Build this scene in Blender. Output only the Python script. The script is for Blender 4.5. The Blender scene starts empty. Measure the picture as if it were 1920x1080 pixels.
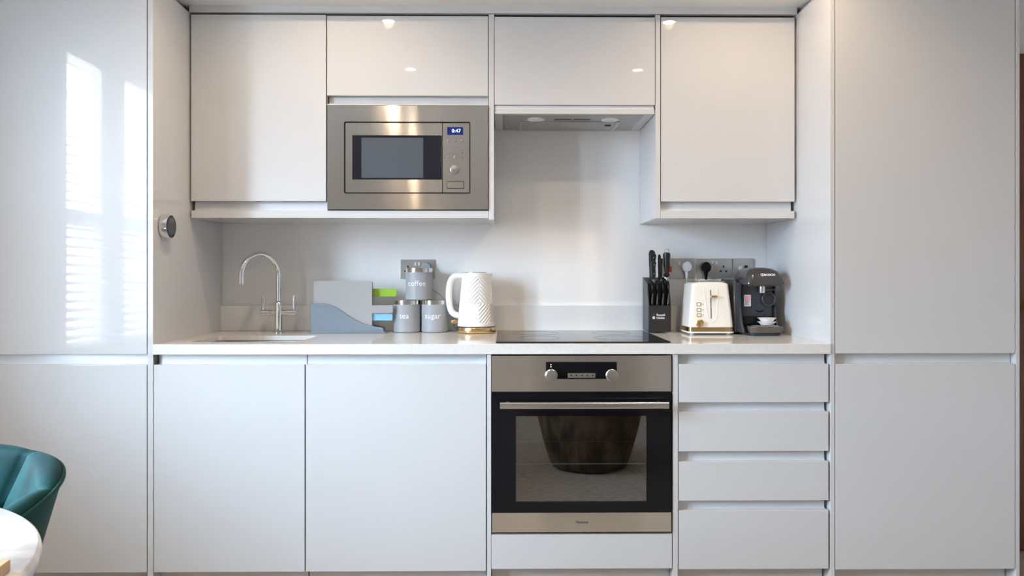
import bpy, bmesh, math, random
from mathutils import Vector, Matrix
random.seed(7)
PI = math.pi
SC = bpy.context.scene
COL = SC.collection

# ---------------------------------------------------------------- camera
HC = 1.1337            # lens height, metres
FPX = 1408.0           # focal length for a 1920 px wide frame
YAW = 0.0107
cd = bpy.data.cameras.new('camera'); cam = bpy.data.objects.new('camera', cd); COL.objects.link(cam)
cam.location = (0, 0, HC); cam.rotation_euler = (PI/2, 0, -YAW)
cd.sensor_width = 36; cd.lens = 36*FPX/1920; cd.shift_x = 0.0; cd.shift_y = -25/1920
cd.clip_start = 0.05
SC.camera = cam

# ---------------------------------------------------------------- view, world, lights
vs = SC.view_settings
vs.view_transform = 'Standard'; vs.look = 'None'; vs.gamma = 1; vs.use_curve_mapping = False
vs.exposure = 0.30
SC.cycles.use_denoising = True
SC.cycles.max_bounces = 10; SC.cycles.diffuse_bounces = 6; SC.cycles.glossy_bounces = 5
SC.cycles.sample_clamp_indirect = 6

SKY = 80.0
LAMP = 13.0
w = bpy.data.worlds.new('world'); SC.world = w; w.use_nodes = True
wn = w.node_tree; wn.nodes.clear()
wo = wn.nodes.new('ShaderNodeOutputWorld'); wb = wn.nodes.new('ShaderNodeBackground')
wt = wn.nodes.new('ShaderNodeTexCoord'); wsx = wn.nodes.new('ShaderNodeSeparateXYZ')
wr = wn.nodes.new('ShaderNodeValToRGB')
wn.links.new(wt.outputs['Generated'], wsx.inputs[0]); wn.links.new(wsx.outputs['Z'], wr.inputs[0])
wr.color_ramp.elements[0].position = 0.03; wr.color_ramp.elements[0].color = (.40, .40, .42, 1)   # street level
wr.color_ramp.elements[1].position = 0.07; wr.color_ramp.elements[1].color = (.60, .80, 1.0, 1)    # overcast blue sky
wn.links.new(wr.outputs[0], wb.inputs[0]); wb.inputs[1].default_value = SKY
wn.links.new(wb.outputs[0], wo.inputs[0])

XL, XR, YF, YB, ZC = -1.95, 3.0, -3.4, 3.10, 2.40      # room faces
WIN = (0.75, 1.67, 0.78, 2.17)                          # window in the left wall: y0, y1, z0, z1

def portal(name, y0, y1, z0, z1):
    ld = bpy.data.lights.new(name, 'AREA'); ld.shape = 'RECTANGLE'; ld.size = z1-z0; ld.size_y = y1-y0
    ld.cycles.is_portal = True
    o = bpy.data.objects.new(name, ld); COL.objects.link(o)
    o.location = (XL-0.19, (y0+y1)/2, (z0+z1)/2); o.rotation_euler = (0, -PI/2, 0)
portal('window_daylight_portal', *WIN)

LIGHTS = [(x, y) for x in (-.575, .825) for y in (2.28, 1.80, .92, -.6, -2.2) if x < 0 or y > -1]  # rows behind the camera are added fill lamps, never in view
for x, y in LIGHTS:
    ld = bpy.data.lights.new('downlight_lamp', 'SPOT'); ld.energy = LAMP; ld.color = (1.0, .74, .48)
    ld.spot_size = R_ = math.radians(148); ld.spot_blend = .7; ld.shadow_soft_size = .022
    o = bpy.data.objects.new('downlight_lamp', ld); COL.objects.link(o); o.location = (x, y, ZC-.02)

# ---------------------------------------------------------------- pixel <-> plane helpers (to read sizes off the photograph)
CY, SY = math.cos(YAW), math.sin(YAW)
def X(px, Y):
    a = (px-960)/FPX
    return Y*(a*CY+SY)/(CY-a*SY)
def Z(py, Y, px=960):
    return HC-(py-515)/FPX*(Y*CY+X(px, Y)*SY)

# ---------------------------------------------------------------- materials
def mat(name, col, rough=.5, metal=0., spec=.5, coat=0., aniso=0., trans=0., ior=1.45, emit=None, estr=0, sheen=0.):
    m = bpy.data.materials.new(name); m.use_nodes = True
    b = m.node_tree.nodes['Principled BSDF']
    b.inputs['Base Color'].default_value = (*col, 1); b.inputs['Roughness'].default_value = rough
    b.inputs['Metallic'].default_value = metal; b.inputs['Specular IOR Level'].default_value = spec
    b.inputs['Coat Weight'].default_value = coat; b.inputs['Coat Roughness'].default_value = .03
    b.inputs['Anisotropic'].default_value = aniso; b.inputs['Transmission Weight'].default_value = trans
    b.inputs['IOR'].default_value = ior; b.inputs['Sheen Weight'].default_value = sheen
    if emit: b.inputs['Emission Color'].default_value = (*emit, 1); b.inputs['Emission Strength'].default_value = estr
    return m
def nodes(m): return m.node_tree.nodes, m.node_tree.links, m.node_tree.nodes['Principled BSDF']
def noise_col(m, c1, c2, scale=(1, 1, 1), ns=5, detail=4, bump=0., lo=.35, hi=.65, coord='Object', rough=None):
    n, l, b = nodes(m)
    tc = n.new('ShaderNodeTexCoord'); mp = n.new('ShaderNodeMapping'); mp.inputs['Scale'].default_value = scale
    nt = n.new('ShaderNodeTexNoise'); nt.inputs['Scale'].default_value = ns; nt.inputs['Detail'].default_value = detail
    cr = n.new('ShaderNodeValToRGB'); cr.color_ramp.elements[0].position = lo; cr.color_ramp.elements[1].position = hi
    cr.color_ramp.elements[0].color = (*c1, 1); cr.color_ramp.elements[1].color = (*c2, 1)
    l.new(tc.outputs[coord], mp.inputs[0]); l.new(mp.outputs[0], nt.inputs['Vector']); l.new(nt.outputs[0], cr.inputs[0])
    l.new(cr.outputs[0], b.inputs['Base Color'])
    if bump:
        bp = n.new('ShaderNodeBump'); bp.inputs['Strength'].default_value = bump; bp.inputs['Distance'].default_value = .002
        l.new(nt.outputs[0], bp.inputs['Height']); l.new(bp.outputs[0], b.inputs['Normal'])
    return m
def gloss(name, col, rough=.09):
    m = mat(name, col, rough=rough, spec=.5); n, l, b = nodes(m)
    tc = n.new('ShaderNodeTexCoord'); nt = n.new('ShaderNodeTexNoise'); nt.inputs['Scale'].default_value = 3.0; nt.inputs['Detail'].default_value = 1
    bp = n.new('ShaderNodeBump'); bp.inputs['Strength'].default_value = .03; bp.inputs['Distance'].default_value = .001
    l.new(tc.outputs['Object'], nt.inputs['Vector']); l.new(nt.outputs[0], bp.inputs['Height']); l.new(bp.outputs[0], b.inputs['Normal'])
    return m
M_door = gloss('gloss_pale_grey_lacquer', (.62, .63, .645), .025)
M_carc = gloss('pale_grey_carcass', (.62, .63, .645), .2)
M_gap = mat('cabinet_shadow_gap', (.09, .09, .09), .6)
M_rail = mat('handle_rail_satin', (.76, .77, .79), .3)
M_wall = noise_col(mat('wall_paint', (.74, .73, .72), .55), (.85, .85, .85), (.87, .87, .87), ns=2)
M_ceil = noise_col(mat('ceiling_paint', (.8, .8, .79), .6), (.86, .86, .86), (.88, .88, .88), ns=2)
M_corn = gloss('gloss_cornice', (.66, .67, .68), .1)
M_ston = noise_col(mat('white_quartz', (.84, .83, .82), .09), (.71, .705, .695), (.75, .745, .74), ns=60, detail=3)
M_upst = mat('upstand_glass', (.74, .76, .77), .08)
M_steel = mat('brushed_steel', (.68, .665, .64), .14, 1.0, aniso=.97)
n, l, b = nodes(M_steel)
tg = n.new('ShaderNodeTangent'); tg.direction_type = 'RADIAL'; tg.axis = 'Z'
l.new(tg.outputs[0], b.inputs['Tangent']); b.inputs['Anisotropic Rotation'].default_value = 0.25
# horizontal brushing: each hair-fine scratch tips the surface a little up or down
tc = n.new('ShaderNodeTexCoord'); sx = n.new('ShaderNodeSeparateXYZ'); mu = n.new('ShaderNodeMath'); mu.operation = 'MULTIPLY'; mu.inputs[1].default_value = 9000
wnz = n.new('ShaderNodeTexWhiteNoise'); wnz.noise_dimensions = '1D'; mr = n.new('ShaderNodeMapRange'); mr.inputs['To Min'].default_value = -.16; mr.inputs['To Max'].default_value = .16
cx_ = n.new('ShaderNodeCombineXYZ'); ge = n.new('ShaderNodeNewGeometry'); ad = n.new('ShaderNodeVectorMath'); ad.operation = 'ADD'; no = n.new('ShaderNodeVectorMath'); no.operation = 'NORMALIZE'
l.new(tc.outputs['Object'], sx.inputs[0]); l.new(sx.outputs['Z'], mu.inputs[0]); l.new(mu.outputs[0], wnz.inputs['W']); l.new(wnz.outputs['Value'], mr.inputs['Value'])
l.new(mr.outputs[0], cx_.inputs['Z']); l.new(ge.outputs['Normal'], ad.inputs[0]); l.new(cx_.outputs[0], ad.inputs[1]); l.new(ad.outputs[0], no.inputs[0]); l.new(no.outputs[0], b.inputs['Normal'])
M_chrome = mat('chrome', (.80, .80, .81), .06, 1.0)
M_lid = mat('canister_lid_steel', (.66, .65, .63), .16, 1.0)
M_satin = mat('satin_steel', (.62, .62, .61), .28, 1.0)
M_plate = mat('brushed_socket_plate', (.55, .545, .53), .3, .75)
M_hoodg = mat('hood_grey', (.42, .42, .42), .35, .6)
M_mesh = mat('filter_mesh', (.50, .50, .48), .4, .7)
n, l, b = nodes(M_mesh)
tc = n.new('ShaderNodeTexCoord'); wv = n.new('ShaderNodeTexWave'); wv.inputs['Scale'].default_value = 60; bp = n.new('ShaderNodeBump'); bp.inputs['Strength'].default_value = .5; bp.inputs['Distance'].default_value = .001
l.new(tc.outputs['Object'], wv.inputs['Vector']); l.new(wv.outputs[0], bp.inputs['Height']); l.new(bp.outputs[0], b.inputs['Normal'])
M_black = mat('gloss_black', (.006, .006, .008), .05, spec=.25)
M_blkm = mat('matt_black_plastic', (.018, .018, .02), .4)
M_hob = mat('hob_glass', (.006, .006, .007), .04, spec=.6)
M_gold = mat('brushed_brass', (.70, .50, .24), .22, 1.0)
M_white = mat('white_plastic', (.82, .82, .81), .25)
M_cream = mat('cream_enamel', (.85, .83, .78), .22)
M_kettle = mat('white_kettle_plastic', (.84, .84, .84), .32)
M_can = mat('grey_canister_paint', (.34, .36, .385), .45)
M_letw = mat('white_lettering', (.9, .9, .9), .4)
M_letd = mat('dark_lettering', (.04, .04, .04), .4)
M_slate = mat('slate_plastic', (.030, .036, .047), .3)
M_slate2 = mat('slate_gloss_plastic', (.055, .052, .054), .14)
M_tray = mat('brown_grey_tray', (.10, .085, .075), .25)
M_tank = mat('smoked_tank', (.06, .062, .07), .12)
M_board = mat('grey_board', (.38, .38, .39), .45)
M_stand = mat('blue_grey_plastic', (.20, .245, .30), .4)
M_green = mat('lime_green_plastic', (.27, .47, .04), .4)
M_blue = mat('sky_blue_plastic', (.25, .58, .86), .4)
M_pink = mat('dusty_pink_plastic', (.52, .34, .33), .4)
M_red = mat('red_switch', (.75, .02, .02), .3)
M_block = mat('black_knife_block', (.022, .020, .022), .45)
M_blocks = mat('knife_block_side', (.05, .057, .07), .35)
M_disp = mat('blue_display', (.01, .015, .10), .1, emit=(.02, .04, .30), estr=.15)
M_digit = mat('display_digits', (.5, .7, 1), .3, emit=(.55, .75, 1), estr=1.6)
M_screen = mat('microwave_screen', (.085, .10, .12), .10)
M_mwdark = mat('microwave_window', (.016, .017, .025), .08)
M_cav = mat('oven_enamel', (.05, .05, .052), .35)
M_lamp = mat('downlight_glow', (1, .9, .75), .5, emit=(1.0, .84, .62), estr=40)
M_oak = noise_col(mat('light_oak', (.55, .38, .22), .45), (.46, .30, .17), (.62, .44, .27), scale=(1, 12, 1), ns=6, bump=.1)
M_door1 = noise_col(mat('brown_wood_door', (.16, .06, .025), .4), (.11, .040, .018), (.19, .075, .035), scale=(12, 12, 1), ns=4)
M_marble = noise_col(mat('white_marble', (.85, .85, .85), .15), (.40, .40, .41), (.80, .795, .79), scale=(1, 1.6, 1), ns=3.2, detail=8, lo=.34, hi=.46)
M_basin = mat('sink_steel', (.45, .43, .40), .3, 1.0)
M_label = mat('sticker_white', (.8, .78, .8), .4)
M_labelp = mat('sticker_pink', (.75, .35, .42), .4)
M_slat = mat('blind_slat_white', (.82, .82, .82), .4)
n, l, b = nodes(M_slat)
tlc = n.new('ShaderNodeBsdfTranslucent'); tlc.inputs[0].default_value = (.85, .85, .85, 1); mxs = n.new('ShaderNodeMixShader'); mxs.inputs[0].default_value = .45
l.new(b.outputs[0], mxs.inputs[1]); l.new(tlc.outputs[0], mxs.inputs[2]); l.new(mxs.outputs[0], n['Material Output'].inputs[0])
M_clearp = mat('milky_plug', (.62, .64, .70), .3)
# floor: grey oak planks, rug
M_floor = mat('grey_oak_floor', (.3, .25, .2), .35)
n, l, b = nodes(M_floor)
tc = n.new('ShaderNodeTexCoord'); mp = n.new('ShaderNodeMapping'); mp.inputs['Scale'].default_value = (1, 1, 1)
bk = n.new('ShaderNodeTexBrick'); bk.inputs['Scale'].default_value = 1; bk.inputs['Brick Width'].default_value = 1.2; bk.inputs['Row Height'].default_value = .16
bk.inputs['Mortar Size'].default_value = .0015; bk.inputs['Color1'].default_value = (.55, .45, .35, 1); bk.inputs['Color2'].default_value = (.46, .37, .28, 1); bk.inputs['Mortar'].default_value = (.12, .09, .07, 1)
nt = n.new('ShaderNodeTexNoise'); nt.inputs['Scale'].default_value = 6; nt.inputs['Detail'].default_value = 8
mp2 = n.new('ShaderNodeMapping'); mp2.inputs['Scale'].default_value = (1, 9, 1)
mx = n.new('ShaderNodeMixRGB'); mx.blend_type = 'MULTIPLY'; mx.inputs[0].default_value = .7
cr = n.new('ShaderNodeValToRGB'); cr.color_ramp.elements[0].position = .35; cr.color_ramp.elements[0].color = (.55, .52, .5, 1); cr.color_ramp.elements[1].position = .65
l.new(tc.outputs['Object'], mp.inputs[0]); l.new(mp.outputs[0], bk.inputs['Vector']); l.new(tc.outputs['Object'], mp2.inputs[0]); l.new(mp2.outputs[0], nt.inputs['Vector'])
l.new(nt.outputs[0], cr.inputs[0]); l.new(bk.outputs['Color'], mx.inputs[1]); l.new(cr.outputs[0], mx.inputs[2]); l.new(mx.outputs[0], b.inputs['Base Color'])
def velvet(name, dark, light):
    m = mat(name, light, .75, spec=.2, sheen=.22); n, l, b = nodes(m)
    b.inputs['Sheen Tint'].default_value = (*[min(1, c*3+.15) for c in light], 1); b.inputs['Sheen Roughness'].default_value = .35
    noise_col(m, dark, light, scale=(1, 1, .6), ns=9, detail=5, lo=.38, hi=.66)
    return m
M_teal = velvet('teal_velvet', (.0015, .022, .024), (.004, .056, .057))
M_tealb = velvet('teal_velvet_back', (.002, .028, .028), (.005, .055, .055))
M_brown = velvet('brown_velvet', (.06, .042, .03), (.22, .165, .12))
M_rack = mat('rack_wire', (.75, .75, .74), .3)
M_leg = mat('black_metal_leg', (.02, .02, .02), .4, .5)
def outer_face(n, l, fr, mxs):      # the pane mirrors on its outer faces only (it does not bend light, so no inner total reflection)
    ge = n.new('ShaderNodeNewGeometry'); mm = n.new('ShaderNodeMath'); mm.operation = 'SUBTRACT'; mm.inputs[0].default_value = 1
    mu = n.new('ShaderNodeMath'); mu.operation = 'MULTIPLY'
    l.new(ge.outputs['Backfacing'], mm.inputs[1]); l.new(mm.outputs[0], mu.inputs[0]); l.new(fr.outputs[0], mu.inputs[1]); l.new(mu.outputs[0], mxs.inputs[0])
# oven window: coated glass, really reflective, really see-through
M_pane = bpy.data.materials.new('oven_glass'); M_pane.use_nodes = True
n = M_pane.node_tree.nodes; l = M_pane.node_tree.links; n.clear()
o = n.new('ShaderNodeOutputMaterial'); mxs = n.new('ShaderNodeMixShader'); tr = n.new('ShaderNodeBsdfTransparent'); gl = n.new('ShaderNodeBsdfGlossy')
fr = n.new('ShaderNodeFresnel'); fr.inputs['IOR'].default_value = 3.1; gl.inputs['Roughness'].default_value = .015
tr.inputs[0].default_value = (.55, .55, .55, 1)
outer_face(n, l, fr, mxs); l.new(tr.outputs[0], mxs.inputs[1]); l.new(gl.outputs[0], mxs.inputs[2]); l.new(mxs.outputs[0], o.inputs[0])
M_glass = bpy.data.materials.new('window_glass'); M_glass.use_nodes = True
n = M_glass.node_tree.nodes; l = M_glass.node_tree.links; n.clear()
o = n.new('ShaderNodeOutputMaterial'); mxs = n.new('ShaderNodeMixShader'); tr = n.new('ShaderNodeBsdfTransparent'); gl = n.new('ShaderNodeBsdfGlossy')
fr = n.new('ShaderNodeFresnel'); fr.inputs['IOR'].default_value = 1.45; gl.inputs['Roughness'].default_value = 0
outer_face(n, l, fr, mxs); l.new(tr.outputs[0], mxs.inputs[1]); l.new(gl.outputs[0], mxs.inputs[2]); l.new(mxs.outputs[0], o.inputs[0])

# ---------------------------------------------------------------- object helpers
WORLD = {}
def root_of(o):
    while o.parent: o = o.parent
    return o
def setp(o, label=None, cat=None, group=None, kind=None):
    if label: o['label'] = label
    if cat: o['category'] = cat
    if group: o['group'] = group
    if kind: o['kind'] = kind
    return o
def thing(name, label, cat, loc, rz=0, group=None, local=False):
    o = bpy.data.objects.new(name, None); COL.objects.link(o); o.empty_display_size = .05
    o.location = loc; o.rotation_euler = (0, 0, rz); setp(o, label, cat, group)
    if not local: WORLD[o.name] = Vector(loc)
    return o

class MB:
    def __init__(s): s.bm = bmesh.new(); s.wn = False
    def box(s, x0, x1, y0, y1, z0, z1, bev=0, seg=2):
        t = bmesh.new(); bmesh.ops.create_cube(t, size=1); s.wn = s.wn or bool(bev)
        for v in t.verts:
            v.co = Vector(((x0+x1)/2+v.co.x*(x1-x0), (y0+y1)/2+v.co.y*(y1-y0), (z0+z1)/2+v.co.z*(z1-z0)))
        if bev: bmesh.ops.bevel(t, geom=t.edges[:], offset=bev, segments=seg, affect='EDGES', profile=.5, clamp_overlap=True)
        s._join(t); return s
    def _join(s, t):
        me = bpy.data.meshes.new('tmp'); t.to_mesh(me); t.free(); s.bm.from_mesh(me); bpy.data.meshes.remove(me)
    def rings(s, rings, cap0=True, cap1=True, closed=True):
        vs_ = [[s.bm.verts.new(p) for p in r] for r in rings]
        for a, b_ in zip(vs_[:-1], vs_[1:]):
            n_ = len(a)
            for i in range(n_ if closed else n_-1):
                j = (i+1) % n_
                s.bm.faces.new((a[i], a[j], b_[j], b_[i]))
        if cap0: s.bm.faces.new(vs_[0][::-1])
        if cap1: s.bm.faces.new(vs_[-1])
        return s
    def lathe(s, prof, c=(0, 0, 0), n=48, axis='Z', cap0=True, cap1=True):
        R = []
        for r, z in prof:
            ring = []
            for i in range(n):
                a = 2*PI*i/n; u, v = r*math.cos(a), r*math.sin(a)
                p = {'Z': (u, v, z), 'Y': (u, z, -v), 'X': (z, u, v)}[axis]
                ring.append((c[0]+p[0], c[1]+p[1], c[2]+p[2]))
            R.append(ring)
        return s.rings(R, cap0, cap1)
    def tube(s, pts, r, n=12, caps=True):
        pts = [Vector(p) for p in pts]; R = []
        up = Vector((0, 0, 1)); prev = None
        for i, p in enumerate(pts):
            d = (pts[min(i+1, len(pts)-1)]-pts[max(i-1, 0)]).normalized()
            if prev is None:
                u = d.cross(up) if abs(d.z) < .95 else d.cross(Vector((0, 1, 0)))
            else: u = prev-d*prev.dot(d)
            u.normalize(); v = d.cross(u); prev = u
            rr = r[i] if isinstance(r, (list, tuple)) else r
            R.append([p+(u*math.cos(2*PI*k/n)+v*math.sin(2*PI*k/n))*rr for k in range(n)])
        return s.rings(R, caps, caps)
    def prism(s, pts, a, b_, plane='XZ', bev=0):
        def P(u, v, w_): return {'XZ': (u, w_, v), 'YZ': (w_, u, v), 'XY': (u, v, w_)}[plane]
        t = bmesh.new(); s.wn = s.wn or bool(bev)
        A = [t.verts.new(P(u, v, a)) for u, v in pts]; B = [t.verts.new(P(u, v, b_)) for u, v in pts]
        n_ = len(pts); t.faces.new(A); t.faces.new(B[::-1])
        for i in range(n_): t.faces.new((A[i], B[i], B[(i+1) % n_], A[(i+1) % n_]))
        bmesh.ops.recalc_face_normals(t, faces=t.faces[:])
        if bev:
            es = [e for e in t.edges if abs((e.link_faces[0].normal).dot(e.link_faces[1].normal)) < .7]
            bmesh.ops.bevel(t, geom=es, offset=bev, segments=2, affect='EDGES', profile=.5, clamp_overlap=True)
        s._join(t); return s
    def frame(s, outer, inner, a, b_, plane='XZ'):
        """flat plate with a hole; outer/inner are point loops with the same count"""
        def P(u, v, w_): return {'XZ': (u, w_, v), 'YZ': (w_, u, v), 'XY': (u, v, w_)}[plane]
        L = [[s.bm.verts.new(P(u, v, w_)) for u, v in q] for q, w_ in ((outer, a), (inner, a), (inner, b_), (outer, b_))]
        n_ = len(outer)
        for k in range(4):
            A, B = L[k], L[(k+1) % 4]
            for i in range(n_): s.bm.faces.new((A[i], A[(i+1) % n_], B[(i+1) % n_], B[i]))
        return s
    def xf(s, m): bmesh.ops.transform(s.bm, matrix=m, verts=s.bm.verts[:]); return s
    def build(s, name, m, parent=None, label=None, smooth=True, kind=None, angle=40):
        bmesh.ops.recalc_face_normals(s.bm, faces=s.bm.faces[:])
        if parent is not None:
            off = WORLD.get(root_of(parent).name)
            if off is not None: bmesh.ops.translate(s.bm, vec=-off, verts=s.bm.verts[:])
        me = bpy.data.meshes.new(name)
        if smooth:
            for f in s.bm.faces: f.smooth = True
            for e in s.bm.edges:
                if len(e.link_faces) == 2 and e.calc_face_angle(0) > math.radians(angle): e.smooth = False
        s.bm.to_mesh(me); s.bm.free(); me.materials.append(m)
        o = bpy.data.objects.new(name, me); COL.objects.link(o)
        if parent is not None: o.parent = parent
        if s.wn and smooth:
            wm = o.modifiers.new('weighted_normal', 'WEIGHTED_NORMAL'); wm.mode = 'FACE_AREA'; wm.weight = 100; wm.keep_sharp = True
        if label: o['label'] = label
        if kind: o['kind'] = kind
        return o
def rect(x0, x1, z0, z1): return [(x0, z0), (x1, z0), (x1, z1), (x0, z1)]
def rrect(x0, x1, z0, z1, r, n=5):
    P = []
    for cx, cz, a0 in ((x1-r, z0+r, -PI/2), (x1-r, z1-r, 0), (x0+r, z1-r, PI/2), (x0+r, z0+r, PI)):
        for i in range(n+1):
            a = a0+PI/2*i/n; P.append((cx+r*math.cos(a), cz+r*math.sin(a)))
    return P
def rring(x0, x1, y0, y1, r, z, n=5): return [(u, v, z) for u, v in rrect(x0, x1, y0, y1, r, n)]
def box(name, m, parent, x0, x1, y0, y1, z0, z1, bev=.0012, label=None, kind=None):
    return MB().box(x0, x1, y0, y1, z0, z1, bev).build(name, m, parent, label, kind=kind)
def text(s_, size, m, parent, mapf, name='lettering', align='CENTER', depth=.0004, bold=0.):
    cu = bpy.data.curves.new('txt', 'FONT'); cu.body = s_; cu.size = size; cu.align_x = align; cu.align_y = 'CENTER'
    cu.extrude = depth; cu.resolution_u = 3; cu.offset = bold; cu.space_character = 1.05
    to = bpy.data.objects.new('txt', cu); COL.objects.link(to); bpy.context.view_layer.update()
    me = bpy.data.meshes.new_from_object(to.evaluated_get(bpy.context.evaluated_depsgraph_get()))
    bpy.data.objects.remove(to); bm = MB(); bm.bm.from_mesh(me)
    for v in bm.bm.verts: v.co = Vector(mapf(v.co.x, v.co.y, v.co.z))
    return bm.build(name, m, parent, smooth=False)
def flat_map(x, y, z, sign=1):
    """text facing -y at world (x,y,z)"""
    return lambda u, v, d: (x+u, y-d, z+v)
def copy_tree(o, parent=None):
    c = o.copy(); COL.objects.link(c); c.parent = parent
    for ch in list(o.children): copy_tree(ch, c)
    return c

# ================================================================ SETTING
def struct(name, bmv, m): return bmv.build(name, m, kind='structure', smooth=False)
struct('floor', MB().box(XL-.2, XR+.2, YF-.2, YB+.2, -.1, 0), M_floor)
struct('ceiling', MB().box(XL-.2, XR+.2, YF-.2, YB+.2, ZC, ZC+.1), M_ceil)
struct('wall_back', MB().box(XL-.2, XR+.2, YB, YB+.2, 0, ZC), M_wall)
struct('wall_right', MB().box(XR, XR+.2, YF, YB, 0, ZC), M_wall)
struct('wall_front', MB().box(XL-.2, XR+.2, YF-.2, YF, 0, ZC), M_wall)
wl = MB(); a, b_, c, d = WIN
wl.box(XL-.2, XL, b_, YB, 0, ZC); wl.box(XL-.2, XL, YF, a, 0, ZC)
wl.box(XL-.2, XL, a, b_, 0, c); wl.box(XL-.2, XL, a, b_, d, ZC)
struct('wall_left', wl, M_wall)
# bulkhead over the kitchen run
YD, YW = 2.490, 2.774        # front planes: base/tall doors and wall cupboards
XPL, XPR = X(287, YD), X(1557, YD)
ZTOP = Z(27, YW)
ZSOF = ZTOP+.030
YS = 2.685
struct('trim_1', MB().box(XL, XPL, YD, YB, ZSOF, ZC).box(XPL, XPR, YS, YB, ZSOF, ZC).box(XPR, X(1912, YD), YD, YB, ZSOF, ZC), M_ceil)
struct('trim_2', MB().box(XPL, XPR, YW, YW+.02, ZTOP+.004, ZSOF), M_corn)
# windows
def window(name, y0, y1, z0, z1, mull):
    xo = XL-.05
    fr_ = bpy.data.objects.new(name, None); COL.objects.link(fr_); fr_['kind'] = 'structure'
    fm = MB(); t = .045
    fm.frame(rect(y0, y1, z0, z1), rect(y0+t, y1-t, z0+t, z1-t), xo, xo+.06, 'YZ')
    fm.build('window_frame', M_white, fr_, smooth=False)
    mb = MB(); mb.box(xo, xo+.05, mull-.113, mull+.113, z0+t, z1-t).build('mullion', M_white, fr_)
    box('transom', M_white, fr_, xo, xo+.045, y0+t, mull-.10, 1.36, 1.42, 0)
    box('transom', M_white, fr_, xo, xo+.045, mull+.10, y1-t, 1.36, 1.42, 0)
    box('pane', M_glass, fr_, xo+.02, xo+.024, y0+t, mull-.1, z0+t, 1.36, 0); box('pane', M_glass, fr_, xo+.02, xo+.024, mull+.1, y1-t, z0+t, 1.36, 0)
    box('pane', M_glass, fr_, xo+.02, xo+.024, y0+t, mull-.1, 1.42, z1-t, 0); box('pane', M_glass, fr_, xo+.02, xo+.024, mull+.1, y1-t, 1.42, z1-t, 0)
window('window_1', *WIN, 1.21)
bl = thing('venetian_blind', 'white slatted venetian blind on the window mirrored in the tall left door', 'blind', (XL, 1.19, 2.12))
box('headrail', M_slat, bl, XL+.002, XL+.055, .735, 1.70, 2.14, 2.19)
sl = None
for k in range(34):
    z = 2.11-k*.0405
    if z < .75: break
    ang = math.radians(24)
    if sl is None:
        t = MB().box(-.02, .02,  .74, 1.695, -.0012, .0012)
        sl = t.build('slat', M_slat); me_s = sl.data; o = sl
    else: o = bpy.data.objects.new('slat', me_s); COL.objects.link(o)
    o.parent = bl; o.rotation_euler = (0, ang, 0)
    o.location = (.028, -bl.location.y, z-bl.location.z)
# brown door beyond the tall cupboard
xd0 = X(1912.5, YB)-.05
dr = bpy.data.objects.new('door_1', None); COL.objects.link(dr); dr['kind'] = 'structure'
box('door_leaf', M_door1, dr, xd0, xd0+.80, YB-.045, YB-.005, .005, 2.04, .002)
for k in range(2):
    for q in range(2):
        box('panel', M_door1, dr, xd0+.10+q*.33, xd0+.37+q*.33, YB-.052, YB-.045, .2+k*.95, .95+k*.95, .003)
kn = MB().lathe([(.010, 0), (.010, .03), (.024, .035), (.027, .05), (.02, .062), (0.001, .064)], (0, 0, 0), 24, 'Y')
kn.xf(Matrix.Translation((xd0+.065, YB-.045, 1.0)) @ Matrix.Rotation(PI, 4, 'Z')); kn.build('door_handle', M_satin, dr)

# downlights
for i, (x, y) in enumerate(LIGHTS):
    side = 'left' if x < 0 else 'right'
    nth_ = ('nearest the wall cupboards', 'second from the wall cupboards', 'third from the wall cupboards', 'fourth from the wall cupboards, added as unseen fill light', 'furthest from the wall cupboards, added as unseen fill light')[i % 5]
    t = thing('downlight', f'small round warm ceiling downlight, {side} row, {nth_}', 'light', (x, y, ZC), group='recessed ceiling downlights', local=True)
    MB().lathe([(.045, 0), (.045, -.004), (.034, -.006), (.030, -.001)], n=32, cap0=False, cap1=False).build('trim_ring', M_white, t)
    MB().lathe([(.030, -.0015), (.030, -.003)], n=24).build('lens', M_lamp, t)

# ================================================================ TALL CUPBOARDS
ZPL = Z(1072, YD, 600)          # top of the plinth
def handle_channel(parent, x0, x1, z0, z1, yf):
    """finger channel: back plate, curved floor"""
    m = MB(); pts = [(yf+.0195, z0-.008), (yf+.034, z0-.008), (yf+.034, z1), (yf+.026, z1), (yf+.0245, z0+.004), (yf+.0195, z0-.003)]
    m.prism(pts, x0, x1, 'YZ'); return m.build('handle_channel', M_rail, parent)
def door(parent, x0, x1, z0, z1, yf=YD, th=.019, name='door', m=None): return box(name, m or M_door, parent, x0, x1, yf, yf+th, z0, z1, .0012)

def tall(label, xp0, xp1, xd0_, xd1, extra=None):
    t = thing('tall_cupboard', label, 'cupboard', ((xp0+xp1)/2, 2.8, 0))
    za, zb, zc_ = Z(663.5, YD), Z(683, YD), Z(1070.5, YD)
    box('carcass', M_carc, t, xd0_, xd1, YD+.036, YB-.004, .15, ZSOF-.006, 0)
    door(t, xd0_, xd1, za, ZSOF-.006); door(t, xd0_, xd1, zc_, zb)
    handle_channel(t, xd0_, xd1, zb, za, YD)
    return t
XA0, XA1 = X(277, YD), XPL                       # left gable front edge
xl1 = X(275, YD); xl0 = xl1-.596
tl = tall('tall gloss pale-grey cupboard on the far left, window mirrored in its upper door', XL, XPL, xl0, xl1)
box('side_panel', M_door, tl, XA0, XA1, YD, YB-.003, 0, ZTOP+.004, .0012)
box('side_panel', M_door, tl, xl0-.020, xl0-.002, YD, YB-.003, 0, ZTOP+.004, .0012)
box('filler', M_door, tl, XL+.003, xl0-.022, YD+.01, YD+.03, 0, ZSOF-.006, .001)
box('plinth', M_door, tl, xl0, xl1, YD+.05, YD+.068, 0, .148, .001)
xr0, xr1 = X(1566.5, YD), X(1903, YD)
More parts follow.
